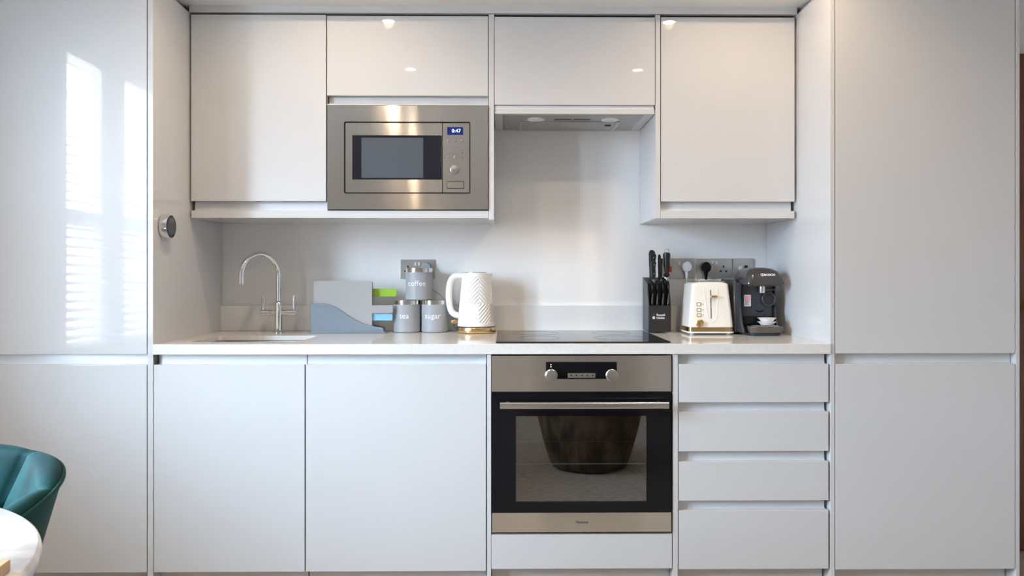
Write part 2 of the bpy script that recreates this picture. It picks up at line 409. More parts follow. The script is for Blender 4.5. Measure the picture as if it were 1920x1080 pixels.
XB0, XB1 = XPR, X(1565, YD)
trr = tall('tall gloss pale-grey cupboard at the far right, plain doors, brown door beyond it', XPR, X(1912, YD), xr0, xr1)
box('side_panel', M_door, trr, XB0, XB1, YD, YB-.003, 0, ZTOP+.004, .0012)
box('side_panel', M_door, trr, X(1904.5, YD), X(1912, YD), YD, YB-.003, 0, ZSOF-.004, .0012)
box('plinth', M_door, trr, xr0, xr1, YD+.05, YD+.068, 0, .148, .001)

# ================================================================ BASE UNITS
ZW = .904; ZWB = Z(664, YD)        # worktop top and underside
zch = Z(683, YD); zdb = Z(1072, YD, 600)
def base(name, label, cat, x0, x1):
    return thing(name, label, cat, ((x0+x1)/2, 2.8, 0))
xa0, xa1 = X(288.5, YD), X(571, YD)
b1 = base('sink_cupboard', 'gloss pale-grey base cupboard under the sink, left of the dishwasher-width door', 'cupboard', xa0, xa1)
MB().box(xa0+.001, xa1, YD+.036, YB-.02, .15, .70).build('carcass', M_carc, b1)
box('door', M_door, b1, xa0, xa1, YD, YD+.019, zdb, zch, .0012)
handle_channel(b1, X(292, YD), xa1+.0015, zch, ZWB, YD)
box('filler', M_gap, b1, xa0, X(290.5, YD), YD+.008, YD+.034, zch, ZWB-.002, .0005, label='painted shade in the gap at the end of the finger channel')  # dark box stands in for the shade in the open side gap
box('plinth', M_door, b1, xa0, xa1, YD+.05, YD+.068, 0, .148, .001)
xc0, xc1 = X(573.2, YD), X(911, YD)
b2 = base('appliance_cupboard', 'wide gloss pale-grey base unit door directly left of the oven', 'cupboard', xc0, xc1)
MB().box(xc0, xc1, YD+.036, YB-.02, .15, .86).build('carcass', M_carc, b2)
box('door', M_door, b2, xc0, xc1, YD, YD+.019, zdb, zch, .0012)
handle_channel(b2, xc0+.001, xc1, zch, ZWB, YD)
box('plinth', M_door, b2, xc0, xc1, YD+.05, YD+.068, 0, .148, .001)
# oven housing
xo0, xo1 = X(921.5, YD), X(1260, YD)
b3 = base('oven_housing', 'gloss pale-grey housing around the built-in oven with a low blank panel', 'cabinet', xo0, xo1)
xg0, xg1 = X(912.8, YD), X(921, YD); xg2, xg3 = X(1261.5, YD), X(1271, YD)
box('side_panel', M_door, b3, xg0, xg1, YD, YB-.02, 0, ZWB-.001, .001)
box('side_panel', M_door, b3, xg2, xg3, YD, YB-.02, 0, ZWB-.001, .001)
box('front_panel', M_door, b3, xo0, xo1, YD, YD+.019, Z(1067, YD), Z(1002.5, YD), .0012)
box('shelf', M_carc, b3, xg1+.001, xg2-.001, YD+.022, YB-.03, Z(1010, YD)-.012, Z(1003, YD), .0008)
box('plinth', M_door, b3, xg1+.001, xg2-.001, YD+.05, YD+.068, 0, .148, .001)
# drawers
xe0, xe1 = X(1272.5, YD), X(1553.5, YD)
b4 = base('drawer_unit', 'gloss pale-grey four-drawer base unit with finger channels, right of the oven', 'drawers', xe0, xe1)
box('carcass', M_carc, b4, xe0, xe1, YD+.040, YB-.02, .15, .86, 0)
prev = ZWB
for (p0, p1) in ((682.5, 754.5), (772, 846), (865.5, 938.5), (957, 1067)):
    z1_, z0_ = Z(p0, YD, 1412), Z(p1, YD, 1412)
    box('drawer', M_door, b4, xe0, xe1, YD, YD+.019, z0_, z1_, .0012)
    handle_channel(b4, xe0, xe1-.004, z1_, prev, YD)
    prev = z0_
box('plinth', M_door, b4, xe0, xe1, YD+.05, YD+.068, 0, .148, .001)

# worktop with sink cut-out
SX0, SX1, SY0, SY1 = -1.070, -.700, 2.572, 2.835
wt_ = thing('worktop', 'long white quartz worktop running between the two tall cupboards', 'worktop', (0, 2.8, ZW))
m = MB(); XW0, XW1 = XPL+.001, XPR-.001
out = rrect(XW0, XW1, 2.484+.014, YB-.003, .0005, 5); inn = rrect(SX0, SX1, SY0, SY1, .012, 5)
m.frame(out, inn, ZW-.017, ZW, 'XY'); m.build('slab', M_ston, wt_)
box('front_edge', M_ston, wt_, XW0, XW1, 2.484, 2.498, ZWB, ZW, .0015)
sk = thing('sink', 'undermounted steel sink basin in the left end of the worktop', 'sink', ((SX0+SX1)/2, 2.7, ZW-.02))
m = MB(); R_ = []
for dx, z in ((.0, ZW-.0175), (.002, ZW-.04), (.006, ZW-.15), (.035, ZW-.175)):
    R_.append(rring(SX0+dx, SX1-dx, SY0+dx, SY1-dx, .03, z))
m.rings(R_, False, True); m.build('basin', M_basin, sk)
MB().lathe([(.035, 0), (.035, .003), (.02, .001)], ((SX0+SX1)/2, 2.7, ZW-.175), 32).build('drain', M_chrome, sk)
MB().frame(rrect(SX0-.012, SX1+.012, SY0-.012, SY1+.012, .02), rrect(SX0+.0005, SX1-.0005, SY0+.0005, SY1-.0005, .02), ZW-.0195, ZW-.0175, 'XY').build('rim', M_basin, sk)
up = box('upstand', M_upst, None, X(413.5, YB-.016), X(1437, YB-.016), YB-.016, YB-.002, ZW+.0005, Z(573, YB-.016), .0015)
setp(up, 'low pale glass upstand along the back of the worktop', 'upstand')

# hob
hb = thing('induction_hob', 'flat black glass induction hob set in the worktop above the oven', 'hob', (X(1090, 2.8), 2.78, ZW))
hx0, hx1 = X(930, 2.517), X(1257.5, 2.517)
box('glass_top', M_hob, hb, hx0, hx1, 2.517, 3.035, ZW+.0005, ZW+.005, .0015)
M_zone = mat('hob_zone_print', (.03, .03, .03), .1)
for cx, cy, r in ((.15, .37, .09), (.44, .37, .075), (.15, .15, .075), (.44, .15, .095)):
    MB().frame([(hx0+cx+(r)*math.cos(2*PI*i/40), 2.517+cy+r*math.sin(2*PI*i/40)) for i in range(40)],
               [(hx0+cx+(r-.002)*math.cos(2*PI*i/40), 2.517+cy+(r-.002)*math.sin(2*PI*i/40)) for i in range(40)], ZW+.005, ZW+.0053, 'XY').build('cooking_zone', M_zone, hb)

# ================================================================ WALL CUPBOARDS
zwb, zwt = Z(377.5, YW), Z(31, YW)
zlo, zpl = Z(393.5, YW), Z(409, YW)
def wallbox(t, x0, x1, z0, z1, open_front=False):
    return box('carcass', M_carc, t, x0, x1, YW+.036, YB-.002, z0, z1, 0)
xq0 = XPL+.002+ (X(358.5, YW)-X(358.5, YW))
xq0 = X(358, YW); xq1 = X(611, YW)
c1 = thing('wall_cupboard', 'tall gloss wall cupboard at the left, above the tap', 'cupboard', ((xq0+xq1)/2, 2.93, zlo))
wallbox(c1, xq0+.001, xq1, zlo, ZTOP)
box('door', M_door, c1, xq0, xq1, YW, YW+.019, zwb, Z(27.5, YW, 480), .0012)
handle_channel(c1, X(360.5, YW), xq1, zlo-.002, zwb, YW)
# microwave housing
xm0, xm1 = X(613, YW), X(915, YW)
c2 = thing('microwave_housing', 'gloss wall unit with flap door holding the built-in microwave', 'cupboard', ((xm0+xm1)/2, 2.93, zlo))
zm1, zm0 = Z(198, YW), Z(394, YW)
box('door', M_door, c2, xm0, xm1, YW, YW+.019, Z(179.5, YW), Z(30.5, YW), .0012)
box('carcass', M_carc, c2, xm0, xm1, YW+.036, YB-.002, zm1+.002, ZTOP, 0)
handle_channel(c2, X(615, YW), xm1, Z(195, YW), Z(179.5, YW), YW)
box('rail', M_door, c2, xm0, xm1, YW+.002, YW+.04, zm1+.001, Z(195.3, YW), .0006)
box('end_panel', M_door, c2, X(916.2, YW), X(926.2, YW), YW, YB-.002, Z(412, YW), ZTOP, .001)
pm = box('pelmet', M_door, c2, xq0+.001, X(915.8, YW), YW+.001, YB-.003, zpl, zlo-.003, .001)
# hood cupboard
xh0, xh1 = X(927.2, YW), X(1228, YW)
c3 = thing('hood_cupboard', 'gloss flap-door wall cupboard directly above the extractor hood', 'cupboard', ((xh0+xh1)/2, 2.93, 1.73))
zh = Z(212.5, YW); zhd = Z(196.5, YW)
box('door', M_door, c3, xh0, xh1, YW, YW+.019, zhd, Z(31.5, YW), .0012)
hy0, hx0_, hx1_ = 2.802, X(944, 2.80), X(1206.5, 2.80)
m = MB(); m.frame(rect(xh0, xh1-.001, YW+.006, YB-.003), rect(hx0_-.001, hx1_+.001, hy0-.001, YB-.006), zh, zh+.018, 'XY'); m.build('bottom_panel', M_door, c3, smooth=False)
box('carcass', M_carc, c3, xh0, xh1-.001, YW+.036, YB-.002, zh+.05, ZTOP, 0)
box('rail', M_rail, c3, xh0, xh1-.003, YW+.008, YW+.034, zh+.018, zhd-.001, .0008)
# extractor
ex = thing('extractor_hood', 'slim grey built-in extractor hood seen from below, over the hob', 'extractor hood', ((hx0_+hx1_)/2, 2.95, zh))
ze = zh-.002
box('body', M_hoodg, ex, hx0_, hx1_, hy0, YB-.008, ze, zh+.045, .002)
fx0, fx1 = X(975, 2.90), X(1163, 2.90)
MB().frame(rrect(fx0, fx1, 2.905, 3.075, .004), rrect(fx0+.006, fx1-.012, 2.911, 3.069, .003), ze-.004, ze, 'XY').build('filter_frame', M_satin, ex)
box('filter', M_mesh, ex, fx0+.006, fx1-.012, 2.911, 3.069, ze-.002, ze, 0)
box('latch', M_blkm, ex, fx1-.05, fx1-.025, 2.965, 2.985, ze-.0045, ze-.002, .001)
for px in (1055.5, 1091.5): box('control_slot', M_black, ex, X(px-16, 2.87), X(px+16, 2.87), 2.868, 2.882, ze-.0015, ze, .0004)
for px in (1005, 1144):
    MB().lathe([(.034, 0), (.034, -.003), (.026, -.004), (.0005, -.003)], (X(px, 2.87), 2.872, ze), 32).build('lamp_cover', M_white, ex, label='round frosted lamp cover')
# right wall cupboard
xs0, xs1 = X(1239.5, YW), X(1490, YW)
c4 = thing('wall_cupboard', 'tall gloss wall cupboard at the right, above toaster and coffee machine', 'cupboard', ((xs0+xs1)/2, 2.93, zlo))
box('side_panel', M_door, c4, X(1229, YW), X(1238, YW), YW, YB-.002, zpl, ZTOP, .001)
wallbox(c4, xs0, xs1, zlo, ZTOP)
box('door', M_door, c4, xs0, xs1, YW, YW+.019, zwb, Z(31, YW), .0012)
handle_channel(c4, xs0, X(1487.5, YW), zlo-.002, zwb, YW)
box('pelmet', M_door, c4, X(1238.3, YW), xs1, YW+.001, YB-.003, zpl, zlo-.003, .001)

# ================================================================ MICROWAVE
mw = thing('microwave', 'built-in stainless steel microwave with blue clock display', 'microwave', ((xm0+xm1)/2, 2.9, zm0))
def mx_(p): return X(p, YW-.006)
def mz_(p): return Z(p, YW-.006)
yf = YW-.006
MB().frame(rrect(mx_(613.5), mx_(915), mz_(393), mz_(198.5), .0015), rrect(mx_(645), mx_(882), mz_(363.3), mz_(228.6), .006), yf, yf+.014).build('surround', M_steel, mw)
MB().prism(rrect(mx_(645), mx_(882), mz_(363.3), mz_(228.6), .005), yf+.012, yf+.018).build('gap_liner', M_blkm, mw)
box('body', M_blkm, mw, mx_(618), mx_(911), yf+.020, YB-.02, mz_(389), mz_(204), 0)
# door with window
dm = MB(); dm.frame(rrect(mx_(647.5), mx_(829), mz_(361), mz_(231), .003), rrect(mx_(660.5), mx_(828.6), mz_(337), mz_(254), .0008), yf+.001, yf+.012)
mdo = dm.build('door', M_steel, mw)
box('window', M_mwdark, mdo, mx_(660.5), mx_(828.6), yf+.0025, yf+.011, mz_(337), mz_(254), .0003)
box('screen', M_screen, mdo, mx_(677.5), mx_(793.5), yf+.0022, yf+.0026, mz_(333.5), mz_(258.5), .0, label='grey see-through screen')
cp = MB().prism(rrect(mx_(830), mx_(880), mz_(361), mz_(231), .003), yf+.001, yf+.012).build('control_panel', M_steel, mw)
box('display', M_disp, cp, mx_(838.5), mx_(868.5), yf-.0002, yf+.001, mz_(253), mz_(238.5), 0)
text('0:47', .0185, M_digit, cp, flat_map(mx_(855.5), yf-.0004, mz_(245.8)), 'clock_digits', depth=.0002)
def button(p, q, r, h=.004):
    mm = MB().lathe([(r, 0), (r, h*.6), (r*.75, h), (.0003, h*1.1)], (0, 0, 0), 20, 'Y')
    mm.xf(Matrix.Translation((mx_(p), yf+.001, mz_(q))) @ Matrix.Rotation(PI, 4, 'Z')); return mm
for q in (264, 294.5):
    for p in (840.8, 853.5, 866.3): button(p, q, .0052).build('button', M_lid, cp)
MB().prism(rrect(mx_(849), mx_(858), mz_(277.5), mz_(272.5), .0022), yf-.002, yf+.001).build('button', M_lid, cp)
for q in (282, 287): box('marking', M_letd, cp, mx_(865), mx_(869), yf+.0005, yf+.001, mz_(q+.4), mz_(q-.4), 0)
for q in (281.5, 287.5): box('marking', M_satin, cp, mx_(842), mx_(862), yf+.0005, yf+.001, mz_(q+.3), mz_(q-.3), 0)
button(853, 318, .0175, .014).build('dial', M_satin, cp)
MB().frame(rrect(mx_(837.5), mx_(870), mz_(354), mz_(340), .001), rrect(mx_(838.4), mx_(869.1), mz_(353.1), mz_(340.9), .0008), yf+.0003, yf+.001).build('button_surround', M_blkm, cp)
box('release_button', M_steel, cp, mx_(838.7), mx_(868.8), yf-.0005, yf+.001, mz_(352.8), mz_(341.2), .0004)

# ================================================================ OVEN
ov = thing('oven', 'built-in oven with steel control panel and black glass door', 'oven', ((xo0+xo1)/2, 2.75, Z(999, YD)))
yo = YD-.004
def ox(p): return X(p, yo)
def oz(p): return Z(p, yo, 1090)
cpn = MB().prism(rrect(ox(922), ox(1258.5), oz(734), oz(667), .001), yo, yo+.02).build('control_panel', M_steel, ov)
dp = MB().prism(rrect(ox(1023.5), ox(1156.5), oz(710.5), oz(678.5), .0015), yo-.0012, yo).build('display', M_black, cpn, label='black glass display strip')
box('touch_strip', M_satin, cpn, ox(1064.5), ox(1116), yo-.002, yo-.0012, oz(708.2), oz(699.6), .0005)
for k in range(5): box('touch_symbol', M_letd, cpn, ox(1069+k*10.2), ox(1072.5+k*10.2), yo-.0023, yo-.002, oz(705.5), oz(702.5), 0)
for p in (1033.5, 1147):
    mm = MB().lathe([(.0205, 0), (.0205, .006), (.0185, .0075), (.0185, .016), (.0165, .019), (.0005, .0195)], (0, 0, 0), 40, 'Y')
    mm.xf(Matrix.Translation((ox(p), yo-.0012, oz(703.5))) @ Matrix.Rotation(PI, 4, 'Z')); kk = mm.build('knob', M_satin, cpn)
for p, q in ((1033, 683.5), (1033, 687.5)):
    mm = MB().lathe([(.0022, 0), (.0022, .0004)], (ox(p), yo-.0016, oz(q)), 12, 'Y').build('marking', M_letw, cpn)
box('vent_gap', M_blkm, ov, ox(922), ox(1258.5), yo+.012, yo+.03, oz(741), oz(734), 0)
# door
dorf = MB(); dorf.frame(rect(ox(922.5), ox(1258.5), oz(961), oz(738)), rect(ox(967.5), ox(1212), oz(940), oz(780)), yo, yo+.008)
od = dorf.build('door', M_black, ov, label='black glass door', smooth=False)
box('window_pane', M_pane, od, ox(967.5), ox(1212), yo+.0003, yo+.004, oz(940), oz(780), 0)
ibf = MB().frame(rect(ox(940), ox(1245), oz(958), oz(745)), rect(ox(966), ox(1213), oz(949), oz(778)), yo+.022, yo+.030).build('inner_frame', M_blkm, od, smooth=False)
box('lower_trim', M_steel, od, ox(922.5), ox(1258.5), yo-.001, yo+.02, oz(997.5), oz(961), .001)
text('Hisense', .0125, M_letd, od, flat_map(ox(1091), yo-.0013, oz(979)), 'lettering', depth=.0002, bold=.0002)
hm = MB(); pth = [(ox(937.5), yo-.042), (ox(1248.5), yo-.042)]
hm.prism(rrect(-.0, .012, -.0105, .0105, .004), ox(937.5), ox(1248.5), 'YZ'); hm.xf(Matrix.Translation((0, yo-.050, oz(756)+.000)))
hd = hm.build('handle', M_satin, od, label='pale steel bar handle')
for p in (952, 1234): box('handle_bracket', M_satin, od, ox(p)-.006, ox(p)+.006, yo-.038, yo, oz(756)-.006, oz(756)+.006, .002)
# cavity
cv = MB(); cx0, cx1, cz0, cz1, cyb = ox(950), ox(1226), oz(951), oz(770), 2.94
v = [cv.bm.verts.new(p) for p in ((cx0, yo+.031, cz0), (cx1, yo+.031, cz0), (cx1, yo+.031, cz1), (cx0, yo+.031, cz1), (cx0, cyb, cz0), (cx1, cyb, cz0), (cx1, cyb, cz1), (cx0, cyb, cz1))]
for q in ((4, 5, 6, 7), (0, 4, 7, 3), (1, 2, 6, 5), (0, 1, 5, 4), (3, 7, 6, 2)): cv.bm.faces.new([v[i] for i in q])
cv.build('cavity', M_cav, ov, smooth=False)
mm = MB().tube([((cx0+cx1)/2+.11*math.cos(2*PI*i/40), cyb-.012, (cz0+cz1)/2+.09*math.sin(2*PI*i/40)) for i in range(41)], .002, 8, False); mm.build('fan_ring', M_blkm, ov)
rk = MB(); rkw = MB()
zr = Z(869.5, 2.56)
rk.tube([(cx0+.006, 2.556, zr), (cx1-.006, 2.556, zr)], .0022, 8); rk.tube([(cx0+.006, 2.90, zr), (cx1-.006, 2.90, zr)], .0022, 8)
for i in range(22):
    x = cx0+.015+i*(cx1-cx0-.03)/21; rkw.tube([(x, 2.553, zr+.003), (x, 2.90, zr+.003)], .0009, 6)
rkw.build('rack_wires', M_chrome, ov); rk.build('rack', M_rack, ov)
for pz in (802, 826, 862, 899):
    z = Z(pz, 2.62)
    for xx in (cx0+.004, cx1-.004): MB().tube([(xx, 2.54, z), (xx, 2.90, z)], .0025, 8).build('shelf_runner', M_chrome, ov)

# ================================================================ TAP
tx, ty = X(523, 2.98), 2.975
tp = thing('tap', 'chrome swan-neck mixer tap with two lever handles behind the sink', 'tap', (tx, ty, ZW), local=True)
def tz(p): return Z(p, ty, 523)-ZW
MB().lathe([(.021, .0005), (.021, .004), (.0175, .008), (.0155, .010), (.0155, tz(568)), (.0130, tz(566)), (.0095, tz(564))], n=32).build('body', M_chrome, tp)
dirv = Vector((-.098, -.140, 0)); Rr = dirv.length/2; dv = dirv.normalized()
zt = tz(518)
pts = [(0, 0, tz(566)), (0, 0, zt)]+[tuple(dv*(Rr-Rr*math.cos(a_))+Vector((0, 0, zt+Rr*1.0*math.sin(a_)))) for a_ in [PI*i/24 for i in range(1, 25)]]
e_ = Vector(pts[-1]); pts += [tuple(e_+Vector((0, 0, -.012)))]
MB().tube(pts, .0095, 20).build('spout', M_chrome, tp)
MB().lathe([(.0108, 0), (.0108, -.026), (.0085, -.027), (.0085, -.012)], (e_.x, e_.y, e_.z-.004), 24).build('nozzle', M_chrome, tp)
zc2 = tz(586)
MB().lathe([(.0105, -.072), (.0125, -.070), (.0125, -.030), (.0105, -.029), (.0105, .029), (.0125, .030), (.0125, .070), (.0105, .072)], (0, 0, zc2), 28, 'X').build('cross_bar', M_chrome, tp)
for sx in (-.060, .061):
    MB().lathe([(.0065, 0), (.0072, .012), (.0072, .058), (.0055, .062), (.0005, .063)], (sx, 0, zc2+.006), 20).build('lever', M_chrome, tp)

# ================================================================ CHOPPING BOARDS
yb_ = 2.955
st = thing('board_stand', 'blue-grey holder with a wave-shaped front for chopping boards', 'board stand', (X(650, yb_), yb_, ZW))
def bx_(p): return X(p, yb_)
def bz_(p): return Z(p, yb_, 640)
curve = []
x0p, x1p = 583, 720
ctrl = [(583, 569), (598, 568.8), (612, 570), (625, 574), (637, 581), (650, 591), (663, 599), (676, 605), (690, 609), (704, 612.5), (718, 615)]
pts = [(bx_(p), bz_(q)) for p, q in ctrl]
m = MB(); m.prism([(bx_(583), ZW+.006), (bx_(719), ZW+.006)]+pts[::-1], yb_, yb_+.004); m.build('front_panel', M_stand, st)
m = MB(); m.prism([(bx_(583), ZW+.006), (bx_(719), ZW+.006)]+pts[::-1], yb_+.055, yb_+.059); m.build('rear_panel', M_stand, st)
box('side_panel', M_stand, st, bx_(583), bx_(583)+.004, yb_+.004, yb_+.055, ZW+.006, bz_(569), .0005)
box('base', M_stand, st, bx_(578), bx_(723), yb_-.010, yb_+.07, ZW+.0005, ZW+.006, .0015)
def board(label, y, x0, x1, z0, z1, tab, tm, bmname='board', dz=0):
    t = thing('chopping_board', label, 'chopping board', ((x0+x1)/2, y, z0), group='chopping boards in the holder')
    MB().prism(rrect(x0, x1, z0, z1, .009), y, y+.005, bev=.0012).build('board', M_board, t)
    a0, a1, b0, b1 = tab
    MB().prism(rrect(a0, a1, b0, b1, .006), y+.0002, y+.0048, bev=.001).build('tab', tm, t, label=None if tm == M_board else {'lime_green_plastic': 'lime green tab', 'sky_blue_plastic': 'sky blue tab', 'dusty_pink_plastic': 'dusty pink tab'}[tm.name])
    return t
z0b = ZW+.0065; ztop = bz_(526.5)
x0b, x1b = bx_(587), bx_(697)
board('grey chopping board at the front of the holder, tab the same grey', yb_+.008, x0b, x1b, z0b, ztop, (x1b-.01, bx_(736), bz_(587.5), bz_(572.5)), M_board)
board('chopping board behind the front one, showing a sky blue tab low down', yb_+.018, x0b, x1b-.002, z0b, ztop-.002, (x1b-.01, bx_(734.5), bz_(601.5), bz_(588.5)), M_blue)
board('rearmost chopping board in the holder, showing a lime green tab', yb_+.038, x0b, x1b-.002, z0b, ztop-.002, (x1b-.01, bx_(741), bz_(556.5), bz_(541.5)), M_green)

# ================================================================ CANISTERS
def canister(px, cy, z, word, label, h=None, wsize=.024):
    cx = X(px, cy); t = thing('canister', label, 'canister', (cx, cy, z), group='grey storage canisters', local=True)
    r = .0540; h = .128
    MB().lathe([(.050, .0005), (r, .004), (r, h-.017)], n=56).build('body', M_can, t)
    MB().lathe([(r-.0004, h-.0168), (r-.0004, h-.001), (r-.0016, h)], n=56).build('lid', M_lid, t, label='shiny steel lid rim')
    def mp_(u, v, d):
        a_ = -PI/2-.10+u/r; rr = r+.0002+d
        return (rr*math.cos(a_), rr*math.sin(a_), .066+v)
    text(word, wsize, M_letw, t, mp_, 'lettering', depth=.0003)
    return t
canister(763.5, 3.022, ZW, 'tea', 'grey canister lettered tea, on the worktop beside the chopping boards', wsize=.030)
canister(815.5, 3.022, ZW, 'sugar', 'grey canister lettered sugar, partly behind the kettle handle', wsize=.030)
canister(786, 3.020, ZW+.1285, 'coffee', 'grey canister lettered coffee, stacked on top of the other two', wsize=.030)

# ================================================================ KETTLE
ky = 2.985; kx = X(893, ky)
kt = thing('kettle', 'white jug kettle with embossed diamond pattern and brass base', 'kettle', (kx, ky, ZW), local=True)
MB().lathe([(.0700, .0005), (.0770, .002), (.0785, .006), (.0785, .020), (.0770, .0235), (.05, .0235)], n=64).build('base', M_gold, kt, label='brass base ring')
MB().lathe([(.0745, .0236), (.0745, .027)], n=64).build('seam', M_blkm, kt, label='dark seam above the base')
NZ, NA = 150, 260; RG = []
hk0, hk1 = .027, .236
for i in range(NZ+1):
    t_ = i/NZ; z = hk0+(hk1-hk0)*t_
    r0 = .0735+(.0545-.0735)*(t_**1.15)
    ring = []
    for j in range(NA):
        a_ = 2*PI*j/NA
        da = (a_-(-PI/2+.18)+PI) % (2*PI)-PI
        # repeat the diamond motif four times round the jug
        da = (da+PI/4) % (PI/2)-PI/4
        u = abs(da)*r0/.068; vv = abs(z-.116)/.072
        dd = (u*1.0+vv)*4.6
        g_ = abs((dd % 1)-.5)*2
        fade = max(0, min(1, (.225-z)/.012))*max(0, min(1, (z-.036)/.01))*max(0, min(1, (PI/4-abs(da))/.12))
        rr = r0-.0030*max(0, min(1, (g_-.30)/.4))*fade
        # pouring lip to the right
        sp = max(0, math.cos(a_))**6*max(0, (t_-.80)/.20)**1.5*.010
        ring.append(((rr+sp)*math.cos(a_), rr*math.sin(a_), z-(.004*max(0, math.cos(a_))**3 if i == NZ else 0)))
    RG.append(ring)
MB().rings(RG, True, True).build('body', M_kettle, kt, angle=80)
MB().lathe([(.046, .2362), (.0455, .2385), (.040, .2400), (.0005, .2405)], (-.004, 0, 0), 40).build('lid', M_satin, kt)
hp = []
ctrl = [(-.052, .226), (-.070, .2275), (-.088, .222), (-.101, .205), (-.107, .18), (-.109, .15), (-.107, .115), (-.101, .09), (-.088, .073), (-.070, .068)]
def smooth_path(P, k=5):
    P = [Vector((p[0], 0, p[1])) if len(p) == 2 else Vector(p) for p in P]; out_ = []
    for i in range(len(P)-1):
        p0, p1, p2, p3 = P[max(i-1, 0)], P[i], P[i+1], P[min(i+2, len(P)-1)]
        for j in range(k):
            t_ = j/k; out_.append(.5*((2*p1)+(p2-p0)*t_+(2*p0-5*p1+4*p2-p3)*t_*t_+(-p0+3*p1-3*p2+p3)*t_**3))
    return out_+[P[-1]]
hm = MB().tube(smooth_path(ctrl), .0125, 18); hm.xf(Matrix.Diagonal((1, 1.0, 1, 1))); hm.build('handle', M_kettle, kt)
MB().tube([(-.070, 0, .040), (-.084, 0, .044), (-.100, 0, .042)], [.006, .0085, .0075], 14).build('switch', M_gold, kt, label='brass lever switch')

# ================================================================ SOCKETS
def pinholes(parent, cx, cz, y):
    for dx, dz, w_, h_ in ((0, .011, .0055, .0095), (-.011, -.007, .0085, .006), (.011, -.007, .0085, .006)):
        box('pin_hole', M_blkm, parent, cx+dx-w_/2, cx+dx+w_/2, y-.0006, y+.001, cz+dz-h_/2, cz+dz+h_/2, 0)
def rocker(parent, cx, cz, y, w_=.008, h_=.013, m=None, name='rocker_switch'):
    b0 = MB().prism([(y-.0022, cz-h_/2), (y-.0045, cz+h_/2), (y+.001, cz+h_/2), (y+.001, cz-h_/2)], cx-w_/2, cx+w_/2, 'YZ', bev=.0004)
    return b0.build(name, m or M_white, parent)
YP = YB-.006
def plate(px0, px1, py0, py1, label):
    t = thing('socket_plate', label, 'socket', ((X(px0, YP)+X(px1, YP))/2, YB, (Z(py0, YP)+Z(py1, YP))/2))
    MB().prism(rrect(X(px0, YP), X(px1, YP), Z(py1, YP, px0), Z(py0, YP, px0), .004), YP, YB-.0005, bev=.0015).build('faceplate', M_plate, t)
    return t
s1 = plate(750.5, 815.5, 486.5, 523, 'steel double socket behind the stacked coffee canister')
pinholes(s1, X(765, YP), Z(505, YP), YP); pinholes(s1, X(799, YP), Z(505, YP), YP)
rocker(s1, X(779, YP), Z(495, YP), YP); rocker(s1, X(786, YP), Z(495, YP), YP)
s2 = plate(1236, 1302, 484.5, 522, 'steel cooker socket plate with red switch, half hidden by the knives')
rocker(s2, X(1256, YP), Z(505, YP), YP, .014, .024, M_red, 'red_switch'); rocker(s2, X(1274, YP), Z(494, YP), YP, .009, .015)
pinholes(s2, X(1287, YP), Z(504, YP), YP); box('neon', M_blkm, s2, X(1286, YP), X(1289, YP), YP-.0006, YP, Z(491, YP), Z(489.5, YP), 0)
s3 = plate(1306, 1373, 484.5, 522, 'steel double socket above the toaster, black plug in its left half')
rocker(s3, X(1336, YP), Z(493, YP), YP); rocker(s3, X(1343, YP), Z(493, YP), YP)
pinholes(s3, X(1323, YP), Z(505, YP), YP); pinholes(s3, X(1356.5, YP), Z(505, YP), YP)
s4 = plate(1374.5, 1413, 484.5, 522, 'narrow steel fused switch plate beside the coffee machine')
rocker(s4, X(1388, YP), Z(502.5, YP), YP, .012, .014); box('fuse_holder', M_blkm, s4, X(1395.5, YP), X(1401.5, YP), YP-.003, YP, Z(508, YP), Z(497.5, YP), .0004)
for p in (1378.5, 1406.5): MB().lathe([(.0025, 0), (.0025, .0008)], (X(p, YP), YP-.0008, Z(503, YP)), 14, 'Y').build('screw', M_satin, s4)
def plug(px, py, m, label, cable, r=.0017):
    cx, cz = X(px, YP-.02), Z(py, YP-.02)
    t = thing('plug', label, 'plug', (cx, YP, cz))
    prof = [(-.016, -.012), (-.020, .0), (-.019, .009), (-.012, .020), (-.004, .024), (.004, .024), (.012, .020), (.019, .009), (.020, .0), (.016, -.012), (.008, -.018), (-.008, -.018)]
    MB().prism([(cx+u, cz+v) for u, v in prof], YP-.030, YP-.0015, bev=.005).build('body', m, t)
    MB().tube([(cx, YP-.018, cz-.014), (cx, YP-.019, cz-.030), (cx, YP-.020, cz-.048)], [.010, .007, .0045], 14).build('grip', m, t)
    MB().tube(smooth_path([(cx, YP-.020, cz-.046)]+cable), r, 8).build('cable', m, t)
zt_ = ZW+.003
plug(1288, 501, M_clearp, 'milky white plug in the socket plate nearest the knives',
     [(X(1288, 3.06), YP-.020, Z(545, 3.06)), (X(1288, 3.06), YP-.022, 1.0), (X(1284, 3.06), 3.072, .94), (X(1275, 3.06), 3.072, zt_), (X(1262, 3.05), 3.060, zt_)])
plug(1324, 502, M_black, 'glossy black plug in the double socket above the toaster',
     [(X(1324, 3.06), YP-.018, 1.06), (X(1326, 3.06), YP-.014, 1.0), (X(1335, 3.06), 3.076, .93), (X(1360, 3.06), 3.074, zt_), (X(1377, 3.06), 3.06, zt_)])
plug(799, 503, M_can, 'grey plug behind the coffee canister with lead running down to the kettle',
     [(X(806, 3.06), 3.084, 1.08), (X(813, 3.06), 3.080, 1.068), (X(830, 3.06), 3.076, 1.04), (X(846, 3.06), 3.075, .98), (X(852, 3.06), 3.077, .92), (X(868, 3.06), 3.0755, zt_), (X(885, 3.05), 3.073, zt_)])

